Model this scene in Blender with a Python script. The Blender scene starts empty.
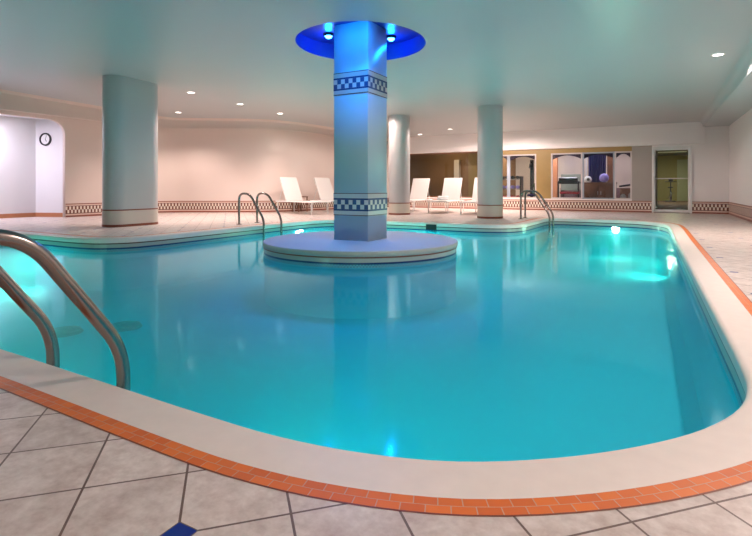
import bpy, bmesh, math, random
from mathutils import Vector, Matrix

S = bpy.context.scene
COL = S.collection
random.seed(4)

# ------------------------------------------------------------------ camera, world, exposure
TH = math.radians(28.7)
cd = bpy.data.cameras.new('camera')
cam = bpy.data.objects.new('camera', cd)
COL.objects.link(cam)
cam.location = (0, 0, .8)
cam.rotation_euler = (math.pi/2, 0, TH)
cd.sensor_width = 36
cd.lens = 500/752*36
cd.shift_y = -81/752
cd.clip_start = .02
S.camera = cam
W = bpy.data.worlds.new('world')
S.world = W
W.use_nodes = True
W.node_tree.nodes['Background'].inputs[0].default_value = (.6, .65, .7, 1)
W.node_tree.nodes['Background'].inputs[1].default_value = .02
S.view_settings.view_transform = 'Standard'
S.view_settings.look = 'None'
S.view_settings.gamma = 1
S.view_settings.use_curve_mapping = False
S.view_settings.exposure = 0.0
S.cycles.volume_bounces = 2
POOL_W = 320          # underwater lamp
DOWN_W = 172         # ceiling downlight
BLUE_W = 125        # blue lamp in the ceiling recess
POOL_C = (.45, .97, .63)
DOWN_C = (1, .80, .73)


def srgb(r, g, b):
    f = lambda c: (c/255/12.92 if c/255 <= .04045 else ((c/255+.055)/1.055)**2.4)
    return (f(r), f(g), f(b), 1)


# ------------------------------------------------------------------ materials
class NT:
    def __init__(s, name):
        s.m = bpy.data.materials.new(name)
        s.m.use_nodes = True
        s.t = s.m.node_tree
        s.b = s.t.nodes['Principled BSDF']
        s.out = s.t.nodes['Material Output']

    def n(s, kind, **kw):
        o = s.t.nodes.new(kind)
        for k, v in kw.items():
            setattr(o, k, v)
        return o

    def l(s, a, b):
        s.t.links.new(a, b)

    def val(s, x):
        return x

    def math(s, op, a, b=None, c=None):
        o = s.n('ShaderNodeMath', operation=op)
        for i, v in enumerate((a, b, c)):
            if v is None:
                continue
            if isinstance(v, (int, float)):
                o.inputs[i].default_value = v
            else:
                s.l(v, o.inputs[i])
        return o.outputs[0]

    def mix(s, f, a, b):
        o = s.n('ShaderNodeMix', data_type='RGBA')
        for i, v in ((0, f), (6, a), (7, b)):
            if isinstance(v, (int, float, tuple)):
                o.inputs[i].default_value = v
            else:
                s.l(v, o.inputs[i])
        return o.outputs[2]

    def noise(s, scale, detail=3, vec=None, rough=.5):
        o = s.n('ShaderNodeTexNoise')
        o.inputs['Scale'].default_value = scale
        o.inputs['Detail'].default_value = detail
        o.inputs['Roughness'].default_value = rough
        if vec is None:
            vec = s.n('ShaderNodeTexCoord').outputs['Object']
        s.l(vec, o.inputs['Vector'])
        return o.outputs[0]

    def bump(s, h, strength=.2, dist=.01):
        o = s.n('ShaderNodeBump')
        o.inputs['Strength'].default_value = strength
        o.inputs['Distance'].default_value = dist
        s.l(h, o.inputs['Height'])
        s.l(o.outputs[0], s.b.inputs['Normal'])


def paint(name, col, rough=.5, metal=0, var=.06, scale=3, bump=0, coat=0, spec=.5):
    t = NT(name)
    f = t.noise(scale)
    dark = tuple(c*(1-var) for c in col[:3])+(1,)
    light = tuple(min(1, c*(1+var)) for c in col[:3])+(1,)
    t.l(t.mix(f, dark, light), t.b.inputs['Base Color'])
    t.b.inputs['Roughness'].default_value = rough
    t.b.inputs['Metallic'].default_value = metal
    t.b.inputs['Specular IOR Level'].default_value = spec
    if coat:
        t.b.inputs['Coat Weight'].default_value = coat
        t.b.inputs['Coat Roughness'].default_value = .12
    if bump:
        t.bump(t.noise(scale*12), bump)
    return t.m


def emit(name, col, strength):
    t = NT(name)
    t.b.inputs['Base Color'].default_value = col
    t.b.inputs['Emission Color'].default_value = col
    t.b.inputs['Emission Strength'].default_value = strength
    return t.m


def glass(name, tint=(.95, .97, .97, 1)):
    t = NT(name)
    tr = t.n('ShaderNodeBsdfTransparent')
    tr.inputs[0].default_value = tint
    gl = t.n('ShaderNodeBsdfGlossy')
    gl.inputs['Roughness'].default_value = .02
    fr = t.n('ShaderNodeFresnel')
    fr.inputs[0].default_value = 1.45
    mx = t.n('ShaderNodeMixShader')
    t.l(fr.outputs[0], mx.inputs[0])
    t.l(tr.outputs[0], mx.inputs[1])
    t.l(gl.outputs[0], mx.inputs[2])
    t.l(mx.outputs[0], t.out.inputs[0])
    return t.m


def water_mat():
    t = NT('water')
    tr = t.n('ShaderNodeBsdfTransparent')
    tr.inputs[0].default_value = (1, 1, 1, 1)
    gl = t.n('ShaderNodeBsdfGlossy')
    gl.inputs['Roughness'].default_value = .09
    gl.inputs['Color'].default_value = (.52, .90, 1, 1)
    fr = t.n('ShaderNodeFresnel')
    fr.inputs[0].default_value = 1.28
    bp = t.n('ShaderNodeBump')
    bp.inputs['Strength'].default_value = .05
    bp.inputs['Distance'].default_value = .03
    t.l(t.noise(2.2, 2), bp.inputs['Height'])
    t.l(bp.outputs[0], gl.inputs['Normal'])
    mx = t.n('ShaderNodeMixShader')
    t.l(fr.outputs[0], mx.inputs[0])
    t.l(tr.outputs[0], mx.inputs[1])
    t.l(gl.outputs[0], mx.inputs[2])
    t.l(mx.outputs[0], t.out.inputs[0])
    sc = t.n('ShaderNodeVolumeScatter')
    sc.inputs['Color'].default_value = (.02, .80, .93, 1)
    sc.inputs['Density'].default_value = .22
    sc.inputs['Anisotropy'].default_value = .2
    ab = t.n('ShaderNodeVolumeAbsorption')
    ab.inputs['Color'].default_value = (0, .86, .92, 1)
    ab.inputs['Density'].default_value = .28
    ad = t.n('ShaderNodeAddShader')
    t.l(sc.outputs[0], ad.inputs[0])
    t.l(ab.outputs[0], ad.inputs[1])
    t.l(ad.outputs[0], t.out.inputs['Volume'])
    return t.m


def checker_mat(name, bands, tile=None, c1=None, c2=None, rough=.3):
    """bands: list of (v0, v1, colour or 'check') from low to high, UV in metres."""
    t = NT(name)
    uv = t.n('ShaderNodeUVMap').outputs[0]
    sp = t.n('ShaderNodeSeparateXYZ')
    t.l(uv, sp.inputs[0])
    u, v = sp.outputs[0], sp.outputs[1]
    col = bands[0][2]
    chk = None
    for v0, v1, c in bands:
        if c == 'check':
            tw, th = tile
            fu = t.math('FLOOR', t.math('DIVIDE', u, tw))
            fv = t.math('FLOOR', t.math('DIVIDE', t.math('SUBTRACT', v, v0), th))
            par = t.math('FLOORED_MODULO', t.math('ADD', fu, fv), 2)
            c = t.mix(par, c1, c2)
            # grout between the tiles
            gu = t.math('PINGPONG', u, tw/2)
            gv = t.math('PINGPONG', t.math('SUBTRACT', v, v0), th/2)
            g = t.math('LESS_THAN', t.math('MINIMUM', gu, gv), .0015)
            c = t.mix(g, c, (.35, .33, .31, 1))
        inside = t.math('MULTIPLY', t.math('GREATER_THAN', v, v0), t.math('LESS_THAN', v, v1))
        col = t.mix(inside, col, c)
    t.l(col, t.b.inputs['Base Color'])
    t.b.inputs['Roughness'].default_value = rough
    return t.m


def deck_mat():
    t = NT('deck_tile')
    TS = .2592
    co = t.n('ShaderNodeTexCoord').outputs['Object']
    sp = t.n('ShaderNodeSeparateXYZ')
    t.l(co, sp.inputs[0])
    x = t.math('ADD', sp.outputs[0], .954)
    y = t.math('SUBTRACT', sp.outputs[1], .791)
    k = 1/(math.sqrt(2)*TS)
    u = t.math('MULTIPLY', t.math('ADD', x, y), k)
    v = t.math('MULTIPLY', t.math('SUBTRACT', y, x), k)
    du, dv = t.math('PINGPONG', u, .5), t.math('PINGPONG', v, .5)
    gr = t.math('LESS_THAN', t.math('MINIMUM', du, dv), .0125)
    d3 = t.math('ADD', t.math('PINGPONG', u, 1.5), t.math('PINGPONG', v, 1.5))
    dia = t.math('LESS_THAN', d3, .165)
    diag = t.math('LESS_THAN', d3, .18)
    # one tone per tile, mottled
    cmb = t.n('ShaderNodeCombineXYZ')
    t.l(t.math('FLOOR', u), cmb.inputs[0])
    t.l(t.math('FLOOR', v), cmb.inputs[1])
    wn = t.n('ShaderNodeTexWhiteNoise')
    t.l(cmb.outputs[0], wn.inputs['Vector'])
    n1 = t.noise(9, 6, rough=.65)
    n2 = t.noise(34, 4, rough=.6)
    cr = t.n('ShaderNodeValToRGB')
    cr.color_ramp.elements[0].position = .32
    cr.color_ramp.elements[0].color = (.43, .33, .29, 1)
    cr.color_ramp.elements[1].position = .66
    cr.color_ramp.elements[1].color = (.74, .66, .61, 1)
    t.l(t.math('ADD', t.math('MULTIPLY', n1, .65), t.math('MULTIPLY', n2, .35)), cr.inputs[0])
    sc = t.n('ShaderNodeHueSaturation')
    t.l(t.math('ADD', t.math('MULTIPLY', wn.outputs[0], .1), .95), sc.inputs['Value'])
    t.l(cr.outputs[0], sc.inputs['Color'])
    c = t.mix(gr, sc.outputs[0], (.14, .09, .075, 1))
    c = t.mix(diag, c, (.16, .11, .09, 1))
    c = t.mix(dia, c, (.004, .02, .22, 1))
    t.l(c, t.b.inputs['Base Color'])
    t.b.inputs['Roughness'].default_value = .36
    t.bump(t.math('SUBTRACT', n2, t.math('MULTIPLY', gr, 1.5)), .12, .004)
    return t.m


def brick_mat():
    t = NT('brick_mosaic')
    uv = t.n('ShaderNodeUVMap').outputs[0]
    sp = t.n('ShaderNodeSeparateXYZ')
    t.l(uv, sp.inputs[0])
    u, v = sp.outputs[0], sp.outputs[1]
    rw = .0325
    row = t.math('FLOOR', t.math('DIVIDE', v, rw))
    us = t.math('ADD', u, t.math('MULTIPLY', row, .026))
    gu = t.math('PINGPONG', us, .026)
    gv = t.math('PINGPONG', v, rw/2)
    g = t.math('MAXIMUM', t.math('LESS_THAN', gu, .0012), t.math('LESS_THAN', gv, .001))
    cmb = t.n('ShaderNodeCombineXYZ')
    t.l(t.math('FLOOR', t.math('DIVIDE', us, .052)), cmb.inputs[0])
    t.l(row, cmb.inputs[1])
    wn = t.n('ShaderNodeTexWhiteNoise')
    t.l(cmb.outputs[0], wn.inputs['Vector'])
    c = t.mix(wn.outputs[0], (.60, .12, .012, 1), (.72, .17, .018, 1))
    c = t.mix(g, c, (.5, .32, .24, 1))
    t.l(c, t.b.inputs['Base Color'])
    t.b.inputs['Roughness'].default_value = .45
    return t.m


M = {}
M['ceiling'] = paint('ceiling_paint', (.48, .50, .50, 1), .40, var=.02, scale=1, spec=.6)
M['wall'] = paint('wall_paint', (.84, .80, .78, 1), .4, var=.02, scale=1)
M['wallwarm'] = paint('warm_wall_paint', (.74, .62, .56, 1), .4, var=.02, scale=1)
M['corridor'] = paint('corridor_paint', (.80, .78, .80, 1), .6, var=.02, scale=1)
M['colpaint'] = paint('column_paint', (.49, .47, .46, 1), .4, var=.03, scale=2)
M['tintcol'] = paint('blue_tinted_column_paint', (.38, .47, .50, 1), .4, var=.03, scale=2)  # column grey tinted blue; the tint stands in for blue light on the shaft
M['colbase'] = paint('column_base_beige', (.62, .55, .46, 1), .45, var=.04, scale=5)
M['redtile'] = paint('red_brown_tile', (.22, .055, .025, 1), .4, var=.15, scale=20)
M['deck'] = deck_mat()
M['coping'] = paint('coping_stone', (.73, .64, .58, 1), .42, var=.07, scale=14, bump=.03)
M['islandtop'] = paint('island_stone', (.46, .46, .48, 1), .5, var=.05, scale=14)
M['islandedge'] = paint('island_edge_stone', (.36, .38, .34, 1), .5, var=.05, scale=14)
M['brick'] = brick_mat()
M['plaster'] = paint('pool_plaster', (.012, .50, .66, 1), .7, var=.04, scale=2)
M['water'] = water_mat()
M['steel'] = paint('stainless_steel', (.29, .245, .225, 1), .22, metal=1, var=.08, scale=6)
M['sling'] = paint('white_sling_fabric', (.66, .62, .59, 1), .8, var=.04, scale=60)
M['whiteframe'] = paint('white_metal', (.74, .72, .70, 1), .4, var=.03)
M['towel'] = paint('white_towel', (.86, .85, .84, 1), .95, var=.05, scale=60, bump=.4)
M['black'] = paint('black_plastic', (.012, .012, .014, 1), .4, var=.2)
M['dark'] = paint('dark_grille', (.008, .02, .03, 1), .6, var=.2)
M['white'] = paint('white_plastic', (.8, .8, .8, 1), .4, var=.02)
M['brownwood'] = paint('brown_wood', (.20, .085, .04, 1), .45, var=.25, scale=9)
M['gold'] = paint('gold_brown_panel', (.33, .22, .075, 1), .5, var=.12, scale=3)
M['greypanel'] = paint('grey_panel', (.36, .33, .30, 1), .5, var=.05)
M['frame'] = paint('pale_window_frame', (.58, .52, .50, 1), .4, var=.05)
M['bluegrey'] = paint('blue_grey_mullion', (.30, .34, .40, 1), .4, var=.05)
M['valance'] = paint('dark_plum_valance', (.045, .018, .04, 1), .7, var=.2)
M['alu'] = paint('aluminium', (.72, .70, .68, 1), .35, metal=.4, var=.04)
M['glass'] = glass('window_glass')
M['cream'] = paint('gym_cream_paint', (.72, .62, .52, 1), .6, var=.03)
M['brownwall'] = paint('brown_room_paint', (.26, .14, .055, 1), .6, var=.1, scale=2)
M['olive'] = paint('olive_yellow_paint', (.40, .34, .10, 1), .6, var=.06)
M['brownfloor'] = paint('brown_carpet', (.12, .06, .025, 1), .9, var=.2, scale=40)
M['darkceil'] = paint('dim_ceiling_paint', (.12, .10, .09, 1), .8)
M['palegreen'] = paint('pale_green_panel', (.50, .52, .36, 1), .5, var=.04)
M['mauve'] = paint('mauve_brown_paint', (.20, .11, .12, 1), .6)
M['orange'] = paint('terracotta_paint', (.50, .20, .09, 1), .6, var=.06)
M['red'] = paint('red_vinyl', (.42, .03, .04, 1), .5, var=.1)
M['navy'] = paint('navy_cloth', (.015, .012, .09, 1), .8, var=.2, scale=9)
M['lavender'] = paint('lavender_vinyl', (.30, .26, .70, 1), .45, var=.08)
M['greyscreen'] = paint('grey_green_panel', (.22, .24, .20, 1), .3, var=.1)
M['leaf'] = paint('leaf_green', (.05, .11, .03, 1), .5, var=.3, scale=30)
M['recess'] = paint('recess_blue_paint', (.012, .018, .22, 1), .35, var=.05)
M['lamp'] = emit('downlight_lens', (1, .93, .88, 1), 6)
M['bluelamp'] = emit('blue_lamp_lens', (.10, .62, 1, 1), 9)
M['poollamp'] = emit('pool_lamp_lens', (.85, 1, 1, 1), 28)
M['tube'] = emit('fluorescent_diffuser', (.95, .88, 1, 1), 4)
M['warmtube'] = emit('warm_diffuser', (1, .72, .35, 1), 2)
M['greentube'] = emit('green_yellow_diffuser', (.95, 1, .5, 1), 2)

NAVY = (.008, .03, .13, 1)
PALE = (.48, .48, .46, 1)
M['waterline'] = checker_mat('waterline_tile', [(-.60, -.50, PALE), (-.215, -.175, 'check'), (-.175, -.152, NAVY),
                             (-.152, -.097, (.36, .39, .35, 1)), (-.097, -.07, (.10, .028, .02, 1))],
                             (.02, .02), (.01, .10, .26, 1), (.08, .50, .62, 1))
WC1, WC2 = (.16, .045, .028, 1), (.78, .68, .58, 1)
RED = (.26, .07, .04, 1)
M['wallband'] = checker_mat('wall_tile_band', [(-1, -.9, (.70, .52, .44, 1)), (-.01, .045, RED), (.085, .105, WC1), (.105, .285, 'check'),
                            (.285, .30, WC1), (.335, .36, RED)], (.048, .09), WC1, WC2)
M['colband'] = checker_mat('column_tile_band', [(-1, -.9, PALE), (0, .012, (.12, .05, .05, 1)), (.07, .095, NAVY), (.095, .235, 'check'),
                           (.235, .26, NAVY), (.325, .337, (.12, .05, .05, 1))], (.0667, .07), (.03, .06, .16, 1), (.54, .53, .49, 1))


# ------------------------------------------------------------------ geometry helpers
def obj(name, bm, mat, parent=None, smooth=False, recalc=True):
    if recalc:
        bmesh.ops.recalc_face_normals(bm, faces=bm.faces)
    me = bpy.data.meshes.new(name)
    bm.to_mesh(me)
    bm.free()
    o = bpy.data.objects.new(name, me)
    COL.objects.link(o)
    me.materials.append(M[mat])
    if smooth:
        for p in me.polygons:
            p.use_smooth = True
        try:
            me.set_sharp_from_angle(angle=math.radians(40))
        except Exception:
            pass
    if parent:
        o.parent = parent
    return o


def tag(o, label, cat, group=None, kind=None):
    o['label'] = label
    o['category'] = cat
    if group:
        o['group'] = group
    if kind:
        o['kind'] = kind
    return o


def struct(o, label=None):
    o['kind'] = 'structure'
    if label:
        o['label'] = label
    return o


def thing(name, loc, label, cat, rz=0, group=None):
    o = bpy.data.objects.new(name, None)
    COL.objects.link(o)
    o.location = loc
    o.rotation_euler = (0, 0, rz)
    o.empty_display_size = .1
    return tag(o, label, cat, group)


def copy_thing(r, loc, rz, label, group=None):
    c = r.copy()
    COL.objects.link(c)
    c.location = loc
    c.rotation_euler = (0, 0, rz)
    c['label'] = label
    if group:
        c['group'] = group
    for ch in list(r.children):
        d = ch.copy()
        COL.objects.link(d)
        d.parent = c
        for g in list(ch.children):
            e = g.copy()
            COL.objects.link(e)
            e.parent = d
    return c


def box(bm, c, s, bev=0, rot=None):
    r = bmesh.ops.create_cube(bm, size=1)
    vs = r['verts']
    m = Matrix.Translation(c)
    if rot is not None:
        m = m @ rot
    bmesh.ops.transform(bm, matrix=m @ Matrix.Diagonal((*s, 1)), verts=vs)
    if bev:
        es = list({e for v in vs for e in v.link_edges})
        bmesh.ops.bevel(bm, geom=es, offset=bev, segments=2, affect='EDGES', profile=.5)


def nbox(c, s, bev=0, rot=None):
    bm = bmesh.new()
    box(bm, c, s, bev, rot)
    return bm


def cyl(bm, c, r, h, seg=32, r2=None):
    """cylinder standing on c"""
    bmesh.ops.create_cone(bm, cap_ends=True, segments=seg, radius1=r, radius2=r if r2 is None else r2, depth=h,
                          matrix=Matrix.Translation((c[0], c[1], c[2]+h/2)))


def lathe(bm, prof, c=(0, 0, 0), seg=40, close=False):
    rings = []
    for rr, z in prof:
        if rr < 1e-6:
            rings.append([bm.verts.new((c[0], c[1], c[2]+z))])
        else:
            rings.append([bm.verts.new((c[0]+rr*math.cos(2*math.pi*i/seg), c[1]+rr*math.sin(2*math.pi*i/seg), c[2]+z)) for i in range(seg)])
    pairs = list(zip(rings, rings[1:]))
    if close:
        pairs.append((rings[-1], rings[0]))
    for a, b in pairs:
        for i in range(seg):
            j = (i+1) % seg
            if len(a) == 1 and len(b) == 1:
                continue
            if len(a) == 1:
                bm.faces.new((a[0], b[i], b[j]))
            elif len(b) == 1:
                bm.faces.new((a[i], a[j], b[0]))
            else:
                bm.faces.new((a[i], a[j], b[j], b[i]))


def tube(bm, pts, r, seg=12, cap=True):
    pts = [Vector(p) for p in pts]
    rings = []
    t0 = (pts[1]-pts[0]).normalized()
    nrm = t0.orthogonal().normalized()
    for i, p in enumerate(pts):
        a = pts[max(i-1, 0)]
        b = pts[min(i+1, len(pts)-1)]
        t = (b-a).normalized()
        nrm = (nrm - t*nrm.dot(t)).normalized()
        bi = t.cross(nrm)
        rings.append([bm.verts.new(p+(nrm*math.cos(2*math.pi*k/seg)+bi*math.sin(2*math.pi*k/seg))*r) for k in range(seg)])
    for a, b in zip(rings, rings[1:]):
        for k in range(seg):
            bm.faces.new((a[k], a[(k+1) % seg], b[(k+1) % seg], b[k]))
    if cap:
        bm.faces.new(rings[0][::-1])
        bm.faces.new(rings[-1])


def fillet(pts, rad, n=6):
    """round the inner corners of a polyline"""
    pts = [Vector(p) for p in pts]
    out = [pts[0]]
    for i in range(1, len(pts)-1):
        p, a, b = pts[i], pts[i-1], pts[i+1]
        rr = rad[i-1] if isinstance(rad, (list, tuple)) else rad
        da, db = (a-p), (b-p)
        k = min(rr, da.length*.48, db.length*.48)
        s, e = p+da.normalized()*k, p+db.normalized()*k
        for j in range(n+1):
            t = j/n
            out.append(s*(1-t)**2+p*2*t*(1-t)+e*t*t)
    out.append(pts[-1])
    return out


def catmull(pts, closed, n=6):
    P = [Vector((*p, 0)) if len(p) == 2 else Vector(p) for p in pts]
    out = []
    m = len(P)
    for i in range(m if closed else m-1):
        g = (lambda k: P[k % m]) if closed else (lambda k: P[max(0, min(m-1, k))])
        p0, p1, p2, p3 = g(i-1), g(i), g(i+1), g(i+2)
        # centripetal
        def tj(ti, a, b): return ti+max((b-a).length, 1e-6)**.5
        t0 = 0; t1 = tj(t0, p0, p1) if (p1-p0).length > 1e-6 else .5
        t2 = tj(t1, p1, p2); t3 = tj(t2, p2, p3) if (p3-p2).length > 1e-6 else t2+.5
        for k in range(n):
            t = t1+(t2-t1)*k/n
            A1 = p0*((t1-t)/(t1-t0))+p1*((t-t0)/(t1-t0))
            A2 = p1*((t2-t)/(t2-t1))+p2*((t-t1)/(t2-t1))
            A3 = p2*((t3-t)/(t3-t2))+p3*((t-t2)/(t3-t2))
            B1 = A1*((t2-t)/(t2-t0))+A2*((t-t0)/(t2-t0))
            B2 = A2*((t3-t)/(t3-t1))+A3*((t-t1)/(t3-t1))
            out.append(B1*((t2-t)/(t2-t1))+B2*((t-t1)/(t2-t1)))
    if not closed:
        out.append(P[-1])
    return [(v.x, v.y) for v in out]


def normals2d(pts, closed):
    """left-hand normals"""
    m = len(pts)
    out = []
    for i in range(m):
        a = pts[(i-1) % m] if closed or i > 0 else pts[i]
        b = pts[(i+1) % m] if closed or i < m-1 else pts[i]
        d = Vector((b[0]-a[0], b[1]-a[1])).normalized()
        out.append((-d.y, d.x))
    return out


def sweep(pts, prof, closed, uvmode='z', capends=False):
    """prof: (offset along the left normal, z). UV u = arc length, v = z or offset."""
    nr = normals2d(pts, closed)
    bm = bmesh.new()
    uvl = bm.loops.layers.uv.new('UVMap')
    m = len(pts)
    arc = [0]
    for i in range(m):
        j = (i+1) % m
        arc.append(arc[-1]+math.dist(pts[i], pts[j]))
    V = [[bm.verts.new((p[0]+n[0]*o, p[1]+n[1]*o, z)) for o, z in prof] for p, n in zip(pts, nr)]
    for i in range(m if closed else m-1):
        j = (i+1) % m
        for k in range(len(prof)-1):
            f = bm.faces.new((V[i][k], V[j][k], V[j][k+1], V[i][k+1]))
            for lp, (uu, kk) in zip(f.loops, ((arc[i], k), (arc[i+1], k), (arc[i+1], k+1), (arc[i], k+1))):
                lp[uvl].uv = (uu, prof[kk][1] if uvmode == 'z' else prof[kk][0])
    if capends and not closed:
        bm.faces.new(V[0])
        bm.faces.new(V[-1])
    return bm


def offset(pts, d, closed):
    return [(p[0]+n[0]*d, p[1]+n[1]*d) for p, n in zip(pts, normals2d(pts, closed))]


def fill(loops, depth=0, fmap=None):
    """flat filled outline with holes, extruded by depth; fmap maps (x, y, z) to world"""
    cu = bpy.data.curves.new('tmp', 'CURVE')
    cu.dimensions = '2D'
    cu.fill_mode = 'BOTH'
    cu.extrude = depth/2
    for lp in loops:
        s = cu.splines.new('POLY')
        s.points.add(len(lp)-1)
        for p, q in zip(s.points, lp):
            p.co = (q[0], q[1], 0, 1)
        s.use_cyclic_u = True
    o = bpy.data.objects.new('tmp', cu)
    COL.objects.link(o)
    dg = bpy.context.evaluated_depsgraph_get()
    me = o.evaluated_get(dg).to_mesh()
    bm = bmesh.new()
    bm.from_mesh(me)
    o.evaluated_get(dg).to_mesh_clear()
    bpy.data.objects.remove(o)
    bpy.data.curves.remove(cu)
    bmesh.ops.remove_doubles(bm, verts=bm.verts, dist=1e-5)
    if fmap:
        for v in bm.verts:
            v.co = fmap(*v.co)
    return bm


def rect(x0, y0, x1, y1):
    return [(x0, y0), (x1, y0), (x1, y1), (x0, y1)]


def rrect(x0, y0, x1, y1, r, n=6):
    out = []
    for cx, cy, a in ((x1-r, y0+r, -90), (x1-r, y1-r, 0), (x0+r, y1-r, 90), (x0+r, y0+r, 180)):
        for i in range(n+1):
            t = math.radians(a+90*i/n)
            out.append((cx+r*math.cos(t), cy+r*math.sin(t)))
    return out


def ngon(bm, pts):
    return bm.faces.new([bm.verts.new(p) for p in pts])


def light(kind, loc, power, col, rot=(0, 0, 0), size=.1, spot=None, blend=.6, parent=None):
    ld = bpy.data.lights.new('lamp_light', kind)
    ld.energy = power
    ld.color = col
    if kind == 'AREA':
        ld.shape = 'DISK'
        ld.size = size
    else:
        ld.shadow_soft_size = size
    if kind == 'SPOT':
        ld.spot_size = spot
        ld.spot_blend = blend
    o = bpy.data.objects.new('lamp_light', ld)
    COL.objects.link(o)
    o.location = loc
    o.rotation_euler = rot
    if parent:
        o.parent = parent
    return o


def ceil_z(y):
    return 3.015-.0235*(y-6.7)


# ------------------------------------------------------------------ pool outline (counter-clockwise, edge of the coping)
P = [(-10.7, 1.3), (-8, 1.3), (-5, 1.3), (-2.9, 1.295), (-1.95, 1.28), (-1.4, 1.27), (-1.05, 1.275), (-.76, 1.32), (-.5, 1.41), (-.25, 1.57), (-.03, 1.77),
     (.15, 1.99), (.28, 2.24), (.345, 2.5), (.36, 2.8), (.36, 3.6), (.355, 6), (.35, 9), (.35, 11.7), (.31, 12.35), (.12, 12.95), (-.25, 13.32), (-.75, 13.45),
     (-1.5, 13.5), (-1.88, 13.5), (-2.14, 13.42), (-2.27, 13.22), (-2.31, 12.85), (-2.35, 11.8), (-2.42, 11.05), (-2.65, 10.62), (-3.1, 10.42), (-3.8, 10.4),
     (-5.2, 10.4), (-6.2, 10.38), (-6.7, 10.22), (-7.0, 9.8), (-7.08, 9.2), (-7.1, 8), (-7.1, 6.2), (-7.12, 5.5), (-7.22, 5.05), (-7.5, 4.76), (-7.9, 4.66),
     (-9, 4.65), (-10.3, 4.65), (-10.8, 4.5), (-11, 4.1), (-11.02, 3), (-11, 1.9), (-10.9, 1.5)]
POOL = catmull(P, True, 4)
WALLT = -.165     # water level
# outward is the right-hand side of a counter-clockwise loop, so offsets below are negative
CW = .195
prof = [(-CW, -.12), (-CW, 0)]
prof += [(-.026, 0)] + [(-.026+.026*math.sin(a), -.026+.026*math.cos(a)) for a in (math.radians(20), math.radians(45), math.radians(70))] + [(0, -.026), (0, -.078), (-.02, -.078)]
struct(obj('pool_coping', sweep(POOL, prof, True), 'coping', smooth=True), 'pale beige stone coping around the pool edge')
struct(obj('waterline_tiles', sweep(POOL, [(-.004, -.078), (-.004, -.215)], True), 'waterline'), 'navy and pale tile band at the waterline')
outer = offset(POOL, -CW, True)
struct(obj('brick_border', sweep(POOL, [(-CW, .0006), (-CW-.065, .0006)], True, 'o'), 'brick'), 'two rows of orange bricks along the coping')
fl = offset(POOL, -CW-.065, True)
FLOOR_EDGE = rect(-14.7, -2.2, 2.05, 17.9)
struct(obj('floor', fill([FLOOR_EDGE, fl], 0), 'deck'), 'pinkish beige tiled pool deck')
struct(obj('grout_joint', sweep(POOL, [(-CW-.063, .0009), (-CW-.069, .0009)], True), 'redtile'), 'dark joint beside the brick border')
ZB = -.86
struct(obj('pool_basin', sweep(POOL, [(-.004, -.215), (-.004, ZB+.15), (.04, ZB+.05), (.15, ZB)], True), 'plaster', smooth=True), 'turquoise pool walls')
struct(obj('pool_floor', fill([offset(POOL, .15, True)], 0, lambda x, y, z: (x, y, ZB)), 'plaster'), 'turquoise pool bottom')
# the island, the water has a hole for it
IC = (-3.92, 6.67)
IR = 1.48
circ = [(IC[0]+(IR-.03)*math.cos(2*math.pi*i/96), IC[1]+(IR-.03)*math.sin(2*math.pi*i/96)) for i in range(96)]
WD = WALLT-ZB+.004
w = obj('pool_water', fill([offset(POOL, -.008, True), circ], WD, lambda x, y, z: (x, y, WALLT-WD/2+z)), 'water')
tag(w, 'still turquoise water filling the pool', 'water', kind='stuff')

# ------------------------------------------------------------------ ceiling with the round recess
RR = 1.0
ring = [(IC[0]+RR*math.cos(2*math.pi*i/72), IC[1]+RR*math.sin(2*math.pi*i/72)) for i in range(72)]
struct(obj('ceiling', fill([rect(-14.7, -2.2, 2.05, 17.9), ring], 0, lambda x, y, z: (x, y, ceil_z(y))), 'ceiling'), 'glossy pale ceiling')
bm = bmesh.new()
zt = ceil_z(IC[1])+.24
a = [bm.verts.new((x, y, ceil_z(y))) for x, y in ring]
b = [bm.verts.new((x, y, zt)) for x, y in ring]
for i in range(72):
    bm.faces.new((a[i], a[(i+1) % 72], b[(i+1) % 72], b[i]))
bm.faces.new(b)
struct(obj('ceiling_recess', bm, 'recess', smooth=True), 'deep blue round recess around the island column')

# ------------------------------------------------------------------ walls
WL = [(-13.5, 8.0), (-13.5, 9.6), (-13.42, 10.3), (-13.1, 10.85), (-12.47, 11.22), (-11.36, 11.85), (-10.75, 12.3), (-10.35, 13.0), (-10.1, 13.9), (-9.9, 15.2), (-9.75, 16.5), (-9.6, 17.9)]
WB = catmull(WL[1:], False, 5)     # runs from left-front to far: its right-hand side is the room
BACK = [(-13.5, 8.0)]+WB
bm = sweep(BACK, [(0, 0), (0, 2.66), (.12, 2.66), (.12, 0)], False, capends=True)
struct(obj('wall_back', bm, 'wallwarm', smooth=True), 'curved pinkish beige wall behind the loungers')
# left wall with the round-cornered opening into the corridor
opening = [(-1.2, -.01), (7.86, -.01)] + [(7.86-.42+.42*math.cos(t), 2.36-.30+.30*math.sin(t)) for t in [math.radians(q) for q in range(0, 91, 10)]] + [(-1.2, 2.55)]
opening = [(-1.2, 0.001), (7.62, 0.001)] + [(7.62-.40+.40*math.cos(math.radians(q)), 2.54-.34+.34*math.sin(math.radians(q))) for q in range(0, 91, 10)] + [(-1.2, 2.54)]
outer_l = [(-2.2, 0), (-1.2, 0)]
wl = [(-2.2, 0), (-1.2, 0), (-1.2, 2.54)] + opening[2:-1][::-1] + [(7.62, 0), (8.0, 0), (8.0, 2.66), (-2.2, 2.66)]
bm = fill([wl], .12, lambda x, y, z: (-13.56+z, x, y))
struct(obj('wall_left', bm, 'wallwarm'), 'wall with a round-cornered opening to the corridor')
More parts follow.
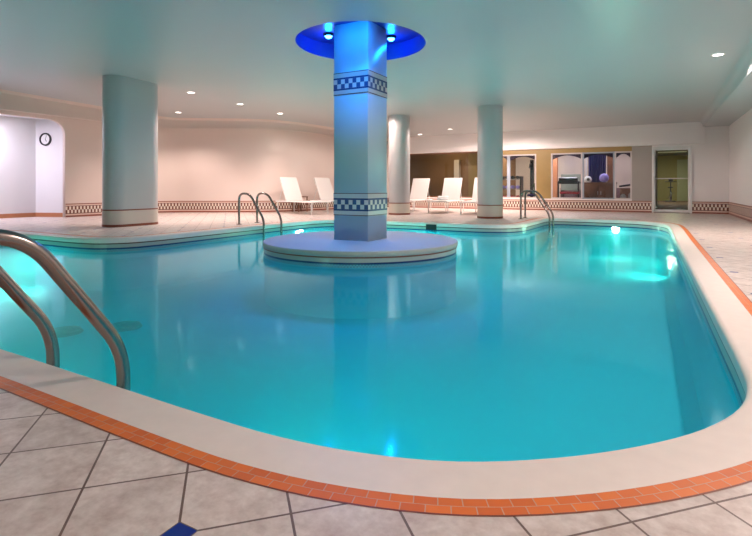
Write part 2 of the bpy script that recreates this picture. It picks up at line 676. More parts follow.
# corridor behind the opening
bm = bmesh.new()
box(bm, (-14.57, 2.61, 1.31), (.1, 9.62, 2.62))
struct(obj('wall_corridor', bm, 'corridor'), 'bright lavender white corridor wall')
CA = math.atan2(.265, .73)
RZ = Matrix.Rotation(CA, 4, 'Z')
CWALL = Vector((-14.06, 7.583, 0))
bm = nbox(CWALL+RZ @ Vector((0, .05, 1.31)), (.98, .1, 2.62), 0, RZ)
struct(obj('wall_corridor_end', bm, 'corridor'), 'pale slanting corridor wall carrying the clock')
bm = bmesh.new()
box(bm, (-14.07, 3.0, 2.63), (1.0, 10.4, .02))
struct(obj('ceiling_corridor', bm, 'corridor'))
bm = bmesh.new()
box(bm, (-14.514, 2.61, .055), (.012, 9.62, .11))
box(bm, CWALL+RZ @ Vector((0, -.006, .055)), (.97, .012, .11), 0, RZ)
struct(obj('baseboard_left', bm, 'orange'), 'orange brown baseboard of the corridor')
bm = nbox((2.11, 7.85, 1.6), (.12, 20.1, 3.3))
struct(obj('wall_right', bm, 'wall'), 'pale grey right-hand wall')
bm = nbox((-6, -2.26, 1.65), (16.6, .12, 3.3))
struct(obj('wall_near', bm, 'wall'))
bm = nbox((-14.76, 3, 1.65), (.12, 10.4, 3.3))
struct(obj('wall_outer', bm, 'corridor'))

# bulkheads where walls meet the ceiling
BL = [(-13.5, -2.2), (-13.5, 8.0)]+WB
nr = normals2d(BL, False)
bm = bmesh.new()
rows = []
for p, n in zip(BL, nr):
    q = (p[0]-n[0]*.40, p[1]-n[1]*.40)
    q2 = (p[0]-n[0]*.42, p[1]-n[1]*.42)
    rows.append([bm.verts.new((p[0]+n[0]*.02, p[1]+n[1]*.02, 2.64)), bm.verts.new((*q2, 2.59)), bm.verts.new((*q2, 2.62)), bm.verts.new((*q, 2.66)),
                 bm.verts.new((*q, ceil_z(q[1])-.06)), bm.verts.new((p[0]-n[0]*.44, p[1]-n[1]*.44, ceil_z(q[1])-.015)), bm.verts.new((p[0]-n[0]*.5, p[1]-n[1]*.5, ceil_z(q[1])))])
for a, b in zip(rows, rows[1:]):
    for k in range(len(a)-1):
        bm.faces.new((a[k], b[k], b[k+1], a[k+1]))
struct(obj('trim_1', bm, 'wallwarm', smooth=True), 'dropped bulkhead curving along the back wall')
bm = bmesh.new()
rows = []
for y in (-2.2, 17.9):
    z = ceil_z(y)
    pr = [(2.06, 2.60), (1.44, 2.60), (1.40, 2.63), (1.40, 2.72)]
    for k in range(1, 7):
        t = math.radians(90*k/6)
        pr.append((1.40-.10*(1-math.cos(t)), z-.22+.22*math.sin(t)-.0))
    rows.append([bm.verts.new((x, y, zz)) for x, zz in pr])
for k in range(len(rows[0])-1):
    bm.faces.new((rows[0][k], rows[1][k], rows[1][k+1], rows[0][k+1]))
struct(obj('trim_2', bm, 'ceiling', smooth=True), 'grey bulkhead running along the right wall')

# far wall with window openings and door opening
YF = 17.9
A = rect(-9.0, .40, -5.3, 2.10)
B = rect(-4.9, .40, -.5, 2.10)
D = rect(.06, 0.002, 1.12, 2.05)
wf = [(-9.8, 0), (.06, 0), (.06, 2.05), (1.12, 2.05), (1.12, 0), (2.06, 0), (2.06, 2.9), (-9.8, 2.9)]
bm = fill([wf, A, B], .16, lambda x, y, z: (x, YF+.08+z, y))
struct(obj('wall_far', bm, 'wall'), 'far wall with windows into the gym')
bm = bmesh.new()
box(bm, (-4.1, YF-.06, 2.45), (11.1, .12, .68), .01)
struct(obj('trim_3', bm, 'wall'), 'white bulkhead above the gym windows')
bm = bmesh.new()
box(bm, (-4.1, YF-.10, 2.28), (11.1, .06, .025))
struct(obj('trim_4', bm, 'wall'))

# tile bands along the wall foot
def band(pts, side=-1):
    return sweep(pts, [(side*.001, 0), (side*.012, .0), (side*.012, .36), (side*.001, .36)], False)
struct(obj('baseboard_back', band([(-13.5, 7.62), (-13.5, 8.6)]+WB), 'wallband'), 'brown and cream checked tile band along the back wall')
struct(obj('baseboard_far', band([(-9.6, YF), (.055, YF)]), 'wallband'), 'checked tile band under the gym windows')
struct(obj('baseboard_right', band([(1.125, YF), (2.05, YF)]), 'wallband'), 'checked tile band right of the glass door')
struct(obj('baseboard_side', band([(2.05, YF), (2.05, -2.2)]), 'wallband'), 'checked tile band along the right wall')

# ------------------------------------------------------------------ gym facade: windows, panels, door
struct(obj('trim_5', nbox((-2.7, YF+.06, 2.025), (4.4, .1, .15)), 'gold'), 'gold brown header over the gym windows')
struct(obj('trim_6', nbox((-3.215, YF+.06, 1.175), (.49, .1, 1.55)), 'gold'), 'gold brown panel between the gym windows')
struct(obj('trim_7', nbox((-.22, YF-.005, 1.23), (.56, .012, 1.74)), 'greypanel'), 'grey panel left of the glass door')
def window(n, x0, x1, z0, z1, frame='frame', arch=True, mull=None):
    r = thing('window_%d' % n, ((x0+x1)/2, YF+.06, z0), 'pane', 'window')
    del r['category'], r['label']
    struct(r)
    w, h = x1-x0, z1-z0
    t = .045
    bm = fill([rect(-w/2, 0, w/2, h), rect(-w/2+t, t, w/2-t, h-t)], .09, lambda x, y, z: (x, z, y))
    obj('window_frame', bm, frame, r)
    if mull is not None:
        obj('mullion', nbox((mull-(x0+x1)/2, 0, h/2), (.11, .07, h-2*t)), 'bluegrey', r)
    obj('pane', nbox((0, 0, h/2), (w-2*t, .008, h-2*t)), 'glass', r)
    if arch:
        spans = [(-w/2+t, w/2-t)] if mull is None else [(-w/2+t, mull-(x0+x1)/2-.055), (mull-(x0+x1)/2+.055, w/2-t)]
        for a, b in spans:
            top = h-t
            pts = [(a, top), (a, top-.16)]+[(a+(b-a)*i/12, top-.16+.13*math.sin(math.pi*i/12)) for i in range(1, 12)]+[(b, top-.16), (b, top)]
            obj('valance', fill([pts], .03, lambda x, y, z: (x, .07+z, y)), 'valance', r)
    return r
window(1, -4.9, -3.46, .40, 1.95, mull=-4.42)
window(2, -2.97, -1.97, .40, 1.95)
window(3, -1.97, -1.0, .40, 1.95, 'bluegrey')
window(4, -1.0, -.5, .40, 1.95)
window(5, -9.0, -5.3, .40, 2.10, 'brownwood', arch=False)
d = thing('door_1', (.59, YF+.05, 0), 'd', 'd')
del d['category'], d['label']
struct(d, 'aluminium framed glass door to the gym')
obj('door_frame', fill([[(-.53, 0), (-.48, 0), (-.48, 1.99), (.48, 1.99), (.48, 0), (.53, 0), (.53, 2.05), (-.53, 2.05)]], .14, lambda x, y, z: (x, z-.01, y)), 'alu', d)
lf = obj('door_leaf', fill([rect(-.477, .015, .477, 1.987), rect(-.435, .10, .435, 1.94)], .045, lambda x, y, z: (x, z, y)), 'alu', d)
obj('pane', nbox((0, 0, 1.02), (.87, .008, 1.84)), 'glass', d)
pb = bmesh.new()
tube(pb, fillet([(-.45, -.02, 1.06), (-.45, -.075, 1.06), (.45, -.075, 1.06), (.45, -.02, 1.06)], .03), .016)
obj('push_bar', pb, 'alu', d, True)
obj('lock_plate', nbox((-.455, -.03, 1.02), (.035, .02, .16), .004), 'alu', d)

# ------------------------------------------------------------------ gym beyond the windows
YB = 21.6
struct(obj('floor_gym', nbox((-4.6, 20.0, -.03), (9.1, 3.9, .05)), 'brownfloor'))
struct(obj('floor_passage', nbox((1.05, 25.7, -.03), (2.3, 15.3, .05)), 'brownfloor'), 'brown carpet beyond the glass door')
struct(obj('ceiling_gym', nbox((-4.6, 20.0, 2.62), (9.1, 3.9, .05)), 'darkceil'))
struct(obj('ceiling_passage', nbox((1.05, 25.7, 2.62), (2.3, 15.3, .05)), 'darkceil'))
struct(obj('wall_gym', nbox((-2.4, YB, 1.3), (5.3, .1, 2.6)), 'cream'), 'cream wall at the back of the gym')
struct(obj('trim_8', nbox((-1.7, YB-.06, .38), (3.0, .03, .76)), 'mauve'), 'mauve brown wainscot of the gym')
struct(obj('wall_lounge', nbox((-7.2, 19.6, 1.3), (4.3, .1, 2.6)), 'brownwall'), 'brown wall behind the left-hand window')
struct(obj('wall_partition_left', nbox((-5.06, 19.9, 1.3), (.1, 3.4, 2.6)), 'brownwall'))
struct(obj('wall_partition_right', nbox((-.15, 25.6, 1.3), (.1, 15.0, 2.6)), 'cream'))
struct(obj('wall_gym_right', nbox((1.0, 33.2, 1.3), (2.4, .1, 2.6)), 'olive'), 'olive yellow wall behind the glass door')
struct(obj('wall_gym_side', nbox((2.25, 25.6, 1.3), (.1, 15.2, 2.6)), 'olive'))
struct(obj('wall_lounge_side', nbox((-9.25, 18.9, 1.3), (.1, 1.6, 2.6)), 'brownwall'))
struct(obj('wall_lounge_gold', nbox((-5.77, 19.52, 1.3), (1.3, .06, 2.6)), 'gold'), 'gold wall section behind the left-hand window')
struct(obj('wall_pillar', nbox((-6.87, 19.45, .95), (.22, .2, 1.9)), 'cream'), 'narrow pale pillar in front of the brown wall')
struct(obj('wall_gym_pillar', nbox((-3.32, 20.6, 1.3), (.30, .3, 2.6)), 'orange'), 'terracotta pillar in the gym')

def ceiling_panel(x, y, mat, power, col, label):
    r = thing('ceiling_light', (x, y, 2.595), label, 'ceiling light')
    obj('frame', fill([rect(-.62, -.17, .62, .17), rect(-.58, -.13, .58, .13)], .03, lambda a, b, c: (a, b, c-.015)), 'whiteframe', r)
    obj('diffuser', nbox((0, 0, -.008), (1.16, .26, .012)), mat, r)
    light('AREA', (0, 0, -.03), power, col, size=.5, parent=r)
ceiling_panel(-2.7, 19.8, 'tube', 60, (.95, .86, 1), 'fluorescent panel on the gym ceiling above the treadmill')
ceiling_panel(-4.2, 19.6, 'tube', 55, (1, .85, .72), 'fluorescent panel on the gym ceiling above the dumbbell rack')
ceiling_panel(-1.1, 19.6, 'tube', 40, (.85, .75, 1), 'fluorescent panel on the gym ceiling above the brown counter')
ceiling_panel(-7, 18.6, 'warmtube', 12, (1, .75, .42), 'warm panel light over the room with brown walls')
ceiling_panel(1.0, 29.5, 'greentube', 60, (.95, 1, .55), 'greenish panel light over the room behind the glass door')

# dumbbell rack with dumbbells
r = thing('dumbbell_rack', (-4.62, 19.0, 0), 'dark three-shelf rack behind the leftmost gym pane', 'rack')
for s in (-.42, .42):
    bm = bmesh.new()
    box(bm, (s, 0, .6), (.05, .4, 1.2), .006)
    obj('side_frame', bm, 'black', r)
SH = (.35, .72, 1.08)
for z in SH:
    obj('shelf', nbox((0, 0, z), (.80, .36, .03), .004), 'greypanel', r)
cols = ('red', 'lavender', 'black')
names = ('lower', 'middle', 'top')
first = None
for k, z in enumerate(SH):
    for i in range(4):
        bm = bmesh.new()
        for s in (-1, 1):
            rt = Matrix.Rotation(math.pi/2, 4, 'X')
            bmesh.ops.create_cone(bm, cap_ends=True, segments=8, radius1=.062, radius2=.062, depth=.09, matrix=Matrix.Translation((0, s*.085, 0)) @ rt)
        bmesh.ops.create_cone(bm, cap_ends=True, segments=10, radius1=.017, radius2=.017, depth=.16, matrix=Matrix.Rotation(math.pi/2, 4, 'X'))
        o = obj('dumbbell', bm, cols[k], None, True)
        o.location = (-4.62-.285+.19*i, 19.0, z+.015+.0645)
        tag(o, '%s dumbbell on the %s shelf of the dark gym rack, %s from the left' % (('red', 'lavender', 'black')[k], names[k], ('first', 'second', 'third', 'fourth')[i]), 'dumbbell', 'dumbbells on the gym rack')

# cable machine
r = thing('cable_machine', (-3.86, 19.3, 0), 'tall dark weight machine with pale post behind the left gym window', 'exercise machine')
bm = bmesh.new()
box(bm, (0, 0, .04), (.5, .75, .08), .01)
obj('base', bm, 'black', r)
obj('tower', nbox((-.05, .15, .95), (.12, .16, 1.74), .01), 'black', r)
obj('weight_stack', nbox((.06, .15, .45), (.1, .24, .7), .004), 'greypanel', r)
obj('post', nbox((.17, -.12, .62), (.07, .07, 1.08), .01), 'white', r)
obj('seat', nbox((.02, -.2, .5), (.3, .32, .07), .02), 'navy', r)
bm = bmesh.new()
tube(bm, fillet([(-.05, .1, 1.62), (-.05, -.2, 1.7), (-.05, -.34, 1.5)], .08), .02)
obj('arm', bm, 'black', r, True)

# plant beside the machine
r = thing('potted_plant', (-3.62, 18.75, 0), 'dark leafy plant beside the weight machine in the gym', 'plant')
bm = bmesh.new()
lathe(bm, [(0, 0), (.12, 0), (.17, .32), (.18, .34), (.155, .34), (.15, .30), (0, .30)])
obj('pot', bm, 'black', r, True)
bm = bmesh.new()
for i in range(26):
    a = random.uniform(0, 6.28)
    ln = random.uniform(.25, .5)
    up = random.uniform(.3, .65)
    d_ = Vector((math.cos(a), math.sin(a), 0))
    sd = Vector((-d_.y, d_.x, 0))*.03
    b0 = Vector((0, 0, .30))
    m_ = b0+d_*ln*.25+Vector((0, 0, up))
    t_ = b0+d_*ln*.45+Vector((0, 0, up*.85))
    q = [bm.verts.new(v) for v in (b0, m_+sd, t_, m_-sd)]
    bm.faces.new(q)
obj('foliage', bm, 'leaf', r)

# treadmill
r = thing('treadmill', (-2.5, 19.2, 0), 'grey treadmill with black handrails behind the middle gym window', 'treadmill')
obj('deck', nbox((0, 0, .105), (.72, 1.5, .21), .02), 'greypanel', r)
obj('motor_cover', nbox((0, -.55, .30), (.70, .42, .22), .04), 'mauve', r)
for s in (-.33, .33):
    bm = bmesh.new()
    tube(bm, fillet([(s, -.58, .2), (s, -.66, 1.0), (s, -.15, .95)], .08), .025)
    obj('handrail', bm, 'black', r, True)
obj('console', nbox((0, -.62, 1.02), (.62, .1, .22), .02, Matrix.Rotation(.35, 4, 'X')), 'black', r)
r = thing('screen', (-2.62, 20.4, .62), 'large grey green panel standing behind the treadmill', 'screen')
obj('panel', nbox((0, 0, .36), (.78, .06, .62), .01), 'greyscreen', r)
for s in (-.34, .34):
    obj('leg', nbox((s, 0, -.285), (.05, .3, .67), .006), 'black', r)

r = thing('exercise_bench', (-2.42, 18.28, 0), 'low bench with a red pad just behind the middle gym window', 'bench')
obj('pad', nbox((0, 0, .60), (.62, .26, .08), .025), 'red', r)
for s in (-.22, .22):
    obj('leg', nbox((s, 0, .28), (.06, .22, .56), .008), 'mauve', r)
obj('stretcher', nbox((0, 0, .22), (.38, .05, .05), .006), 'mauve', r)

# counter, the things on it
r = thing('counter', (-1.52, 19.0, 0), 'brown counter cabinet behind the third gym window', 'cabinet')
obj('body', nbox((0, 0, .46), (1.02, .5, .92), .008), 'brownwood', r)
obj('countertop', nbox((0, 0, .94), (1.06, .56, .04), .008), 'brownwood', r)
for s in (-.255, .255):
    dr = obj('door', nbox((s, -.26, .46), (.48, .02, .8), .004), 'brownwood', r)
    obj('handle', nbox((s*.2, -.28, .6), (.015, .02, .12), .003), 'alu', dr)
bm = bmesh.new()
lathe(bm, [(0, 0), (.09, 0), (.12, .05), (.125, .11), (.10, .18), (.05, .215), (0, .22)])
o = thing('small_appliance', (-1.9, 18.95, .96), 'small white rounded appliance with a dark face on the counter', 'appliance')
obj('housing', bm, 'white', o, True)
bm = bmesh.new()
bmesh.ops.create_cone(bm, cap_ends=True, segments=20, radius1=.05, radius2=.045, depth=.03, matrix=Matrix.Translation((.02, -.125, .10)) @ Matrix.Rotation(math.pi/2, 4, 'X'))
obj('face', bm, 'black', o, True)
bm = bmesh.new()
bmesh.ops.create_icosphere(bm, subdivisions=3, radius=.155, matrix=Matrix.Translation((0, 0, .155)))
bmesh.ops.create_cone(bm, cap_ends=True, segments=12, radius1=.02, radius2=.02, depth=.012, matrix=Matrix.Translation((0, 0, .31)))
o = obj('exercise_ball', bm, 'lavender', None, True)
o.location = (-1.39, 19.02, .96)
tag(o, 'lavender blue ball resting on the brown counter', 'ball')
r = thing('curtain', (-1.73, 20.4, 0), 'dark navy curtain hanging behind the counter', 'curtain')
bm = bmesh.new()
n = 40
va = [[bm.verts.new((-.3+.6*i/n, .04*math.sin(i*1.3), z)) for i in range(n+1)] for z in (.05, 2.1)]
vb = [[bm.verts.new((-.3+.6*i/n, .04*math.sin(i*1.3)+.012, z)) for i in range(n+1)] for z in (.05, 2.1)]
for q in (va, vb):
    for i in range(n):
        bm.faces.new((q[0][i], q[0][i+1], q[1][i+1], q[1][i]))
obj('cloth', bm, 'navy', r, True)
bm = bmesh.new()
tube(bm, [(-.4, .02, 2.12), (.4, .02, 2.12)], .018)
obj('rod', bm, 'alu', r, True)
for s in (-.38, .38):
    obj('stand', nbox((s, .02, 1.06), (.03, .03, 2.12)), 'alu', r)
struct(obj('wall_gym_post', nbox((-1.25, 19.8, 1.3), (.18, .18, 2.6)), 'brownwood'), 'brown post between the third and fourth gym panes')
r = thing('weight_bench', (-.66, 18.95, 0), 'dark brown bench with grey pads behind the fourth gym pane', 'bench')
obj('base', nbox((0, 0, .38), (.44, .6, .76), .02), 'brownwood', r)
obj('top_pad', nbox((0, 0, .86), (.5, .66, .06), .02, Matrix.Rotation(-.16, 4, 'Y')), 'black', r)
for x, z in ((-.12, .45), (.12, .5)):
    bm = bmesh.new()
    bmesh.ops.create_uvsphere(bm, u_segments=16, v_segments=10, radius=.1, matrix=Matrix.Translation((x, -.31, z)) @ Matrix.Diagonal((1, .35, 1.2, 1)))
    obj('pad', bm, 'greypanel', r, True)

# exercise bike behind the door
r = thing('exercise_bike', (.98, 31.3, 0), 'dark exercise bike seen through the glass door', 'exercise bike')
bm = bmesh.new()
for y in (-.45, .4):
    box(bm, (0, y, .03), (.5, .07, .06), .01)
box(bm, (0, 0, .08), (.07, .9, .06), .01)
obj('base', bm, 'black', r)
bm = bmesh.new()
bmesh.ops.create_cone(bm, cap_ends=True, segments=28, radius1=.24, radius2=.24, depth=.07, matrix=Matrix.Translation((.02, -.22, .34)) @ Matrix.Rotation(math.pi/2, 4, 'Y'))
obj('flywheel', bm, 'black', r, True)
bm = bmesh.new()
tube(bm, [(0, .3, .08), (0, .1, .72)], .03)
tube(bm, [(0, -.3, .1), (0, -.32, 1.12)], .03)
tube(bm, [(0, -.25, .5), (0, .16, .5)], .03)
obj('frame', bm, 'black', r, True)
bm = bmesh.new()
box(bm, (0, .12, .78), (.24, .27, .07), .025)
obj('saddle', bm, 'black', r, True)
bm = bmesh.new()
tube(bm, fillet([(-.25, -.12, 1.1), (-.25, -.32, 1.08), (.25, -.32, 1.08), (.25, -.12, 1.1)], .08), .018)
obj('handlebar', bm, 'black', r, True)
obj('console', nbox((0, -.36, 1.17), (.2, .03, .13), .01), 'black', r)
for s in (-1, 1):
    bm = bmesh.new()
    tube(bm, [(s*.05, 0, .34), (s*.09, .02*s, .34+.14*s)], .014)
    box(bm, (s*.14, .02*s, .34+.14*s), (.1, .08, .025), .006)
    obj('pedal', bm, 'black', r)
r = thing('interior_door', (1.72, 33.12, 0), 'pale green door leaf standing beyond the exercise bike', 'door')
obj('panel', nbox((0, -.02, 1.18), (.72, .05, 2.34), .006), 'palegreen', r)
obj('knob', nbox((-.30, -.06, 1.0), (.05, .05, .05), .018), 'alu', r)

# ------------------------------------------------------------------ island and columns
bm = bmesh.new()
r = thing('pool_island', (IC[0], IC[1], 0), 'round stone platform rising from the water under the square column', 'platform')
lathe(bm, [(0, -.02), (IR-.008, -.02), (IR-.008, -.008), (IR-.03, 0), (0, 0)], seg=96)
obj('top_slab', bm, 'islandtop', r, True)
bm = bmesh.new()
lathe(bm, [(0, -.079), (IR-.006, -.079), (IR, -.07), (IR, -.025), (IR-.007, -.012), (0, -.012)], seg=96)
obj('edge_stone', bm, 'islandedge', r, True)
bm = bmesh.new()
lathe(bm, [(0, -.079), (IR-.012, -.079), (IR-.012, -.097), (0, -.097)], seg=96)
obj('red_line', bm, 'redtile', r, True)
circ2 = [(math.cos(2*math.pi*i/96)*(IR-.02), math.sin(2*math.pi*i/96)*(IR-.02)) for i in range(96)]
obj('tile_band', sweep(circ2, [(0, -.078), (0, -.215)], True), 'waterline', r, True)
bm = bmesh.new()
lathe(bm, [(IR-.025, -.09), (IR-.025, ZB)], seg=96)
obj('drum', bm, 'plaster', r, True)

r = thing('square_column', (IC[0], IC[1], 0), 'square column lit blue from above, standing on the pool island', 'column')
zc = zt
obj('shaft', fill([rrect(-.3, -.3, .3, .3, .012, 2)], zc, lambda x, y, z: (x, y, z+zc/2)), 'tintcol', r)
sq = [(-.3, -.3), (.3, -.3), (.3, .3), (-.3, .3)]
def sqband(z0, name):
    bm = bmesh.new()
    uvl = bm.loops.layers.uv.new('UVMap')
    e = .303
    q = [(-e, -e), (e, -e), (e, e), (-e, e)]
    lo = [bm.verts.new((x, y, z0)) for x, y in q]
    hi = [bm.verts.new((x, y, z0+.337)) for x, y in q]
    for i in range(4):
        j = (i+1) % 4
        f = bm.faces.new((lo[i], lo[j], hi[j], hi[i]))
        for lp, uv in zip(f.loops, ((i*.6, 0), (i*.6+.6, 0), (i*.6+.6, .337), (i*.6, .337))):
            lp[uvl].uv = uv
    bm.faces.new(lo[::-1])
    bm.faces.new(hi)
    obj(name, bm, 'colband', r)
sqband(.372, 'tile_band')
sqband(2.187, 'tile_band')

def stadium(L, rad, n=12):
    """long axis along y"""
    out = []
    for cy, a0 in ((L, 0), (-L, 180)):
        for i in range(n+1):
            t = math.radians(a0+180*i/n)
            out.append((rad*math.cos(t), cy+rad*math.sin(t)))
    return out
def column(x, y, L, rad, label):
    r = thing('round_column', (x, y, 0), label, 'column')
    top = ceil_z(y)
    ol = stadium(L, rad) if L else [(rad*math.cos(2*math.pi*i/40), rad*math.sin(2*math.pi*i/40)) for i in range(40)]
    def tube_(z0, z1, ol, e=0):
        o2 = offset(ol, -e, True)
        bm = bmesh.new()
        lo = [bm.verts.new((px, py, z0)) for px, py in o2]
        hi = [bm.verts.new((px, py, min(z1, ceil_z(y+py)) if z1 > 2 else z1)) for px, py in o2]
        for i in range(len(o2)):
            j = (i+1) % len(o2)
            if (lo[i].co-lo[j].co).length < 1e-6:
                continue
            bm.faces.new((lo[i], lo[j], hi[j], hi[i]))
        bm.faces.new(lo[::-1])
        bm.faces.new(hi)
        return bm
    obj('shaft', tube_(.335, 4, ol), 'colpaint', r, True)
    obj('skirting', tube_(.05, .335, ol, .004), 'colbase', r, True)
    obj('upper_line', tube_(.325, .35, ol, .008), 'redtile', r, True)
    obj('base_line', tube_(0, .05, ol, .008), 'redtile', r, True)
column(-9.51, 6.71, .31, .27, 'wide round-ended pale column nearest the corridor opening')
column(-6.41, 13.13, 0, .31, 'slim pale round column partly behind the square column')
column(-3.62, 12.75, 0, .32, 'grey round column at the pool corner left of the far ladder')

# ------------------------------------------------------------------ ceiling lights
def downlight(x, y, label, power=DOWN_W, cone=120, blend=.8, first=[None]):
    z = ceil_z(y)
    if first[0] is None:
        r = thing('downlight', (x, y, z), label, 'ceiling light', group='recessed ceiling downlights')
        bm = bmesh.new()
        lathe(bm, [(.075, -.002), (.082, -.008), (.10, -.006), (.105, .002), (.075, .002)], seg=28, close=True)
        obj('trim_ring', bm, 'whiteframe', r, True)
        bm = bmesh.new()
        lathe(bm, [(0, -.004), (.05, -.0045), (.077, -.003), (.077, .002), (0, .002)], seg=28)
        obj('lens', bm, 'lamp', r, True)
        first[0] = r
    else:
        r = copy_thing(first[0], (x, y, z), 0, label, 'recessed ceiling downlights')
    light('SPOT', (x, y, z-.03), power, DOWN_C, size=.06, spot=math.radians(cone), blend=blend)
DL = [(-9.29, 8.07, 'downlight right of the wide column, nearest of the row'), (-11.85, 9.85, 'small downlight near the bulkhead, closest to the wide column'),
      (-9.29, 9.66, 'downlight in the middle of the row along the back wall'), (-9.29, 11.25, 'downlight above the loungers by the curved wall'),
      (-6.02, 16.3, 'larger downlight left of the grey round column'), (-7.54, 17.2, 'small downlight nearest the far bulkhead on the left'),
      (-4.52, 17.2, 'downlight just right of the grey round column'), (.97, 9.76, 'large bright downlight near the right bulkhead')]
for x, y, lb in DL:
    downlight(x, y, lb, DOWN_W*(2.6 if x > 0 else 2.0 if y > 16 else 1.4), 140 if x > 0 else 78 if y > 17 else 100 if y > 16 else 128, .6)
# unseen downlights added to light the near deck and fill the far walls
for x, y, lb in [(.97, 4.5, 'added unseen downlight over the right deck beside the camera'), (.5, -.6, 'added unseen downlight over the near deck behind the camera'), (1.0, 1.4, 'added unseen downlight over the near right corner of the pool'),
                 (-4.34, 15.2, 'added fill downlight hidden behind the grey round column'), (-7.1, 12.1, 'added fill downlight hidden behind the square column')]:
    downlight(x, y, lb, DOWN_W*(.52 if y < 0 else .9 if y < 2 else 2.3 if x > 0 else 2.9 if y > 14 else 1.3), 140 if y < 3 else 172, .8 if y < 3 else .2)

# blue lamps in the recess
zb = zt
FB = None
for dx, dy, lb in ((-.6, 0, 'blue lamp in the recess left of the square column'), (.22, .6, 'blue lamp in the recess peeping out right of the square column'),
                   (.02, -.66, 'blue lamp in the recess in front of the square column'), (.50, -.52, 'blue lamp in the recess hidden right of the square column')):
    loc = (IC[0]+dx, IC[1]+dy, zb)
    if FB is None:
        FB = thing('blue_lamp', loc, lb, 'lamp', group='blue lamps in the round recess')
        bm = bmesh.new()
        lathe(bm, [(.058, -.03), (.066, -.04), (.078, -.034), (.08, 0), (.058, 0)], seg=24, close=True)
        obj('housing', bm, 'black', FB, True)
        bm = bmesh.new()
        lathe(bm, [(0, -.075), (.035, -.068), (.057, -.045), (.057, -.01), (0, -.01)], seg=24)
        obj('lens', bm, 'bluelamp', FB, True)
    else:
        copy_thing(FB, loc, 0, lb)
    light('POINT', (loc[0], loc[1], zb-.11), BLUE_W*.13, (.002, .25, 1), size=.04)
    light('SPOT', (loc[0], loc[1], zb-.10), BLUE_W, (.002, .25, 1), size=.04, spot=math.radians(75), blend=.9)

# corridor light
r = thing('corridor_light', (-13.98, 5.7, 2.62), 'strip light on the corridor ceiling behind the left opening', 'ceiling light')
obj('housing', nbox((0, 0, -.02), (.16, 1.3, .03), .005), 'whiteframe', r)
obj('diffuser', nbox((0, 0, -.04), (.13, 1.24, .012)), 'tube', r)
light('AREA', (0, 0, -.06), 85, (.90, .83, 1), size=.5, parent=r)

# underwater lamps: (x, y, z, direction)
FP = None
PL = [(-.72, 13.444, -.255, (0, -1), 'underwater lamp shining at the far pool wall below the glass door'),
      (.351, 10.5, -.62, (-1, 0), 'underwater lamp in the right-hand pool wall'),
      (-7.079, 9.15, -.27, (1, 0), 'underwater lamp beside the ladder at the left pool edge'),
      (-8.8, 4.648, -.40, (0, -1), 'added underwater lamp in the alcove below the wide column'),  # from here on: lamps added to light the pool evenly
      (-4.4, 10.396, -.40, (0, -1), 'added underwater lamp below the skimmer'),
      (-1.4, 1.274, -.6, (0, 1), 'added unseen underwater lamp in the near pool wall by the corner'),
      (-4.2, 1.304, -.6, (0, 1), 'added unseen underwater lamp in the near pool wall past the ladder'),
      (-7.2, 1.304, -.6, (0, 1), 'added unseen underwater lamp in the near pool wall towards the alcove')]
for x, y, z, (dx, dy), lb in PL:
    rz = math.atan2(dy, dx)
    if FP is None:
        FP = thing('pool_light', (x, y, z), lb, 'pool light', rz, 'underwater pool lamps')
        ry = Matrix.Rotation(math.pi/2, 4, 'Y')
        bm = bmesh.new()
        lathe(bm, [(.085, .0), (.085, .02), (.095, .028), (.115, .02), (.118, 0)], seg=28, close=True)
        bmesh.ops.transform(bm, matrix=ry, verts=bm.verts)
        obj('rim', bm, 'alu', FP, True)
        FP.scale = (.8, .8, .8)
        bm = bmesh.new()
        lathe(bm, [(0, .06), (.04, .055), (.068, .04), (.082, .018), (.082, 0), (0, 0)], seg=28)
        bmesh.ops.transform(bm, matrix=ry, verts=bm.verts)
        obj('lens', bm, 'poollamp', FP, True)
    else:
        copy_thing(FP, (x, y, z), rz, lb)
    light('SPOT', (x+dx*.12, y+dy*.12, z), POOL_W*(.36 if y < 2 else .9 if y < 5 else .65 if y > 10.45 else 1.25), POOL_C, rot=(math.radians(64), 0, rz-math.pi/2), size=.15, spot=math.radians(150), blend=1)

# ------------------------------------------------------------------ ladders
def ladder(loc, rz, run, label, sep=.56, rad=.024, top=.68, slope_end=.12, back=.62, treads=True):
    """local +x towards the pool, rails at y = +-sep/2"""
    r = thing('pool_ladder', loc, label, 'pool ladder', rz)
    for s in (-1, 1):
        y = s*sep/2
        bm = bmesh.new()
        tube(bm, fillet([(-back, y, .0), (-back, y, top), (-back+.30, y, top), (.07, y, slope_end), (.07, y, -.74), (-.02, y, -.76)], [.17, .20, .13, .03], 8), rad, 16)
        rl = obj('handrail', bm, 'steel', r, True)
        bm = bmesh.new()
        lathe(bm, [(rad+.001, .012), (rad+.03, .010), (rad+.038, .0), (rad+.001, 0)], (-back, y, 0), 24, close=True)
        obj('flange', bm, 'steel', rl, True)
    for z in (-.42, -.68):
        obj('tread', nbox((.07, 0, z), (.09, sep, .03), .006), 'white', r)
    return r
ladder((-2.257, 1.297, 0), math.pi/2, 0, 'large steel pool ladder rails in the left foreground', sep=.535, rad=.028, top=.632, slope_end=.10, back=.62)
ladder((-7.1, 8.27, 0), 0, 0, 'steel ladder rails at the left pool edge in front of the back wall', top=.66)
ladder((-2.20, 12.92, 0), 0, 0, 'steel ladder rails at the far pool corner before the gym windows', top=.70, sep=.50)

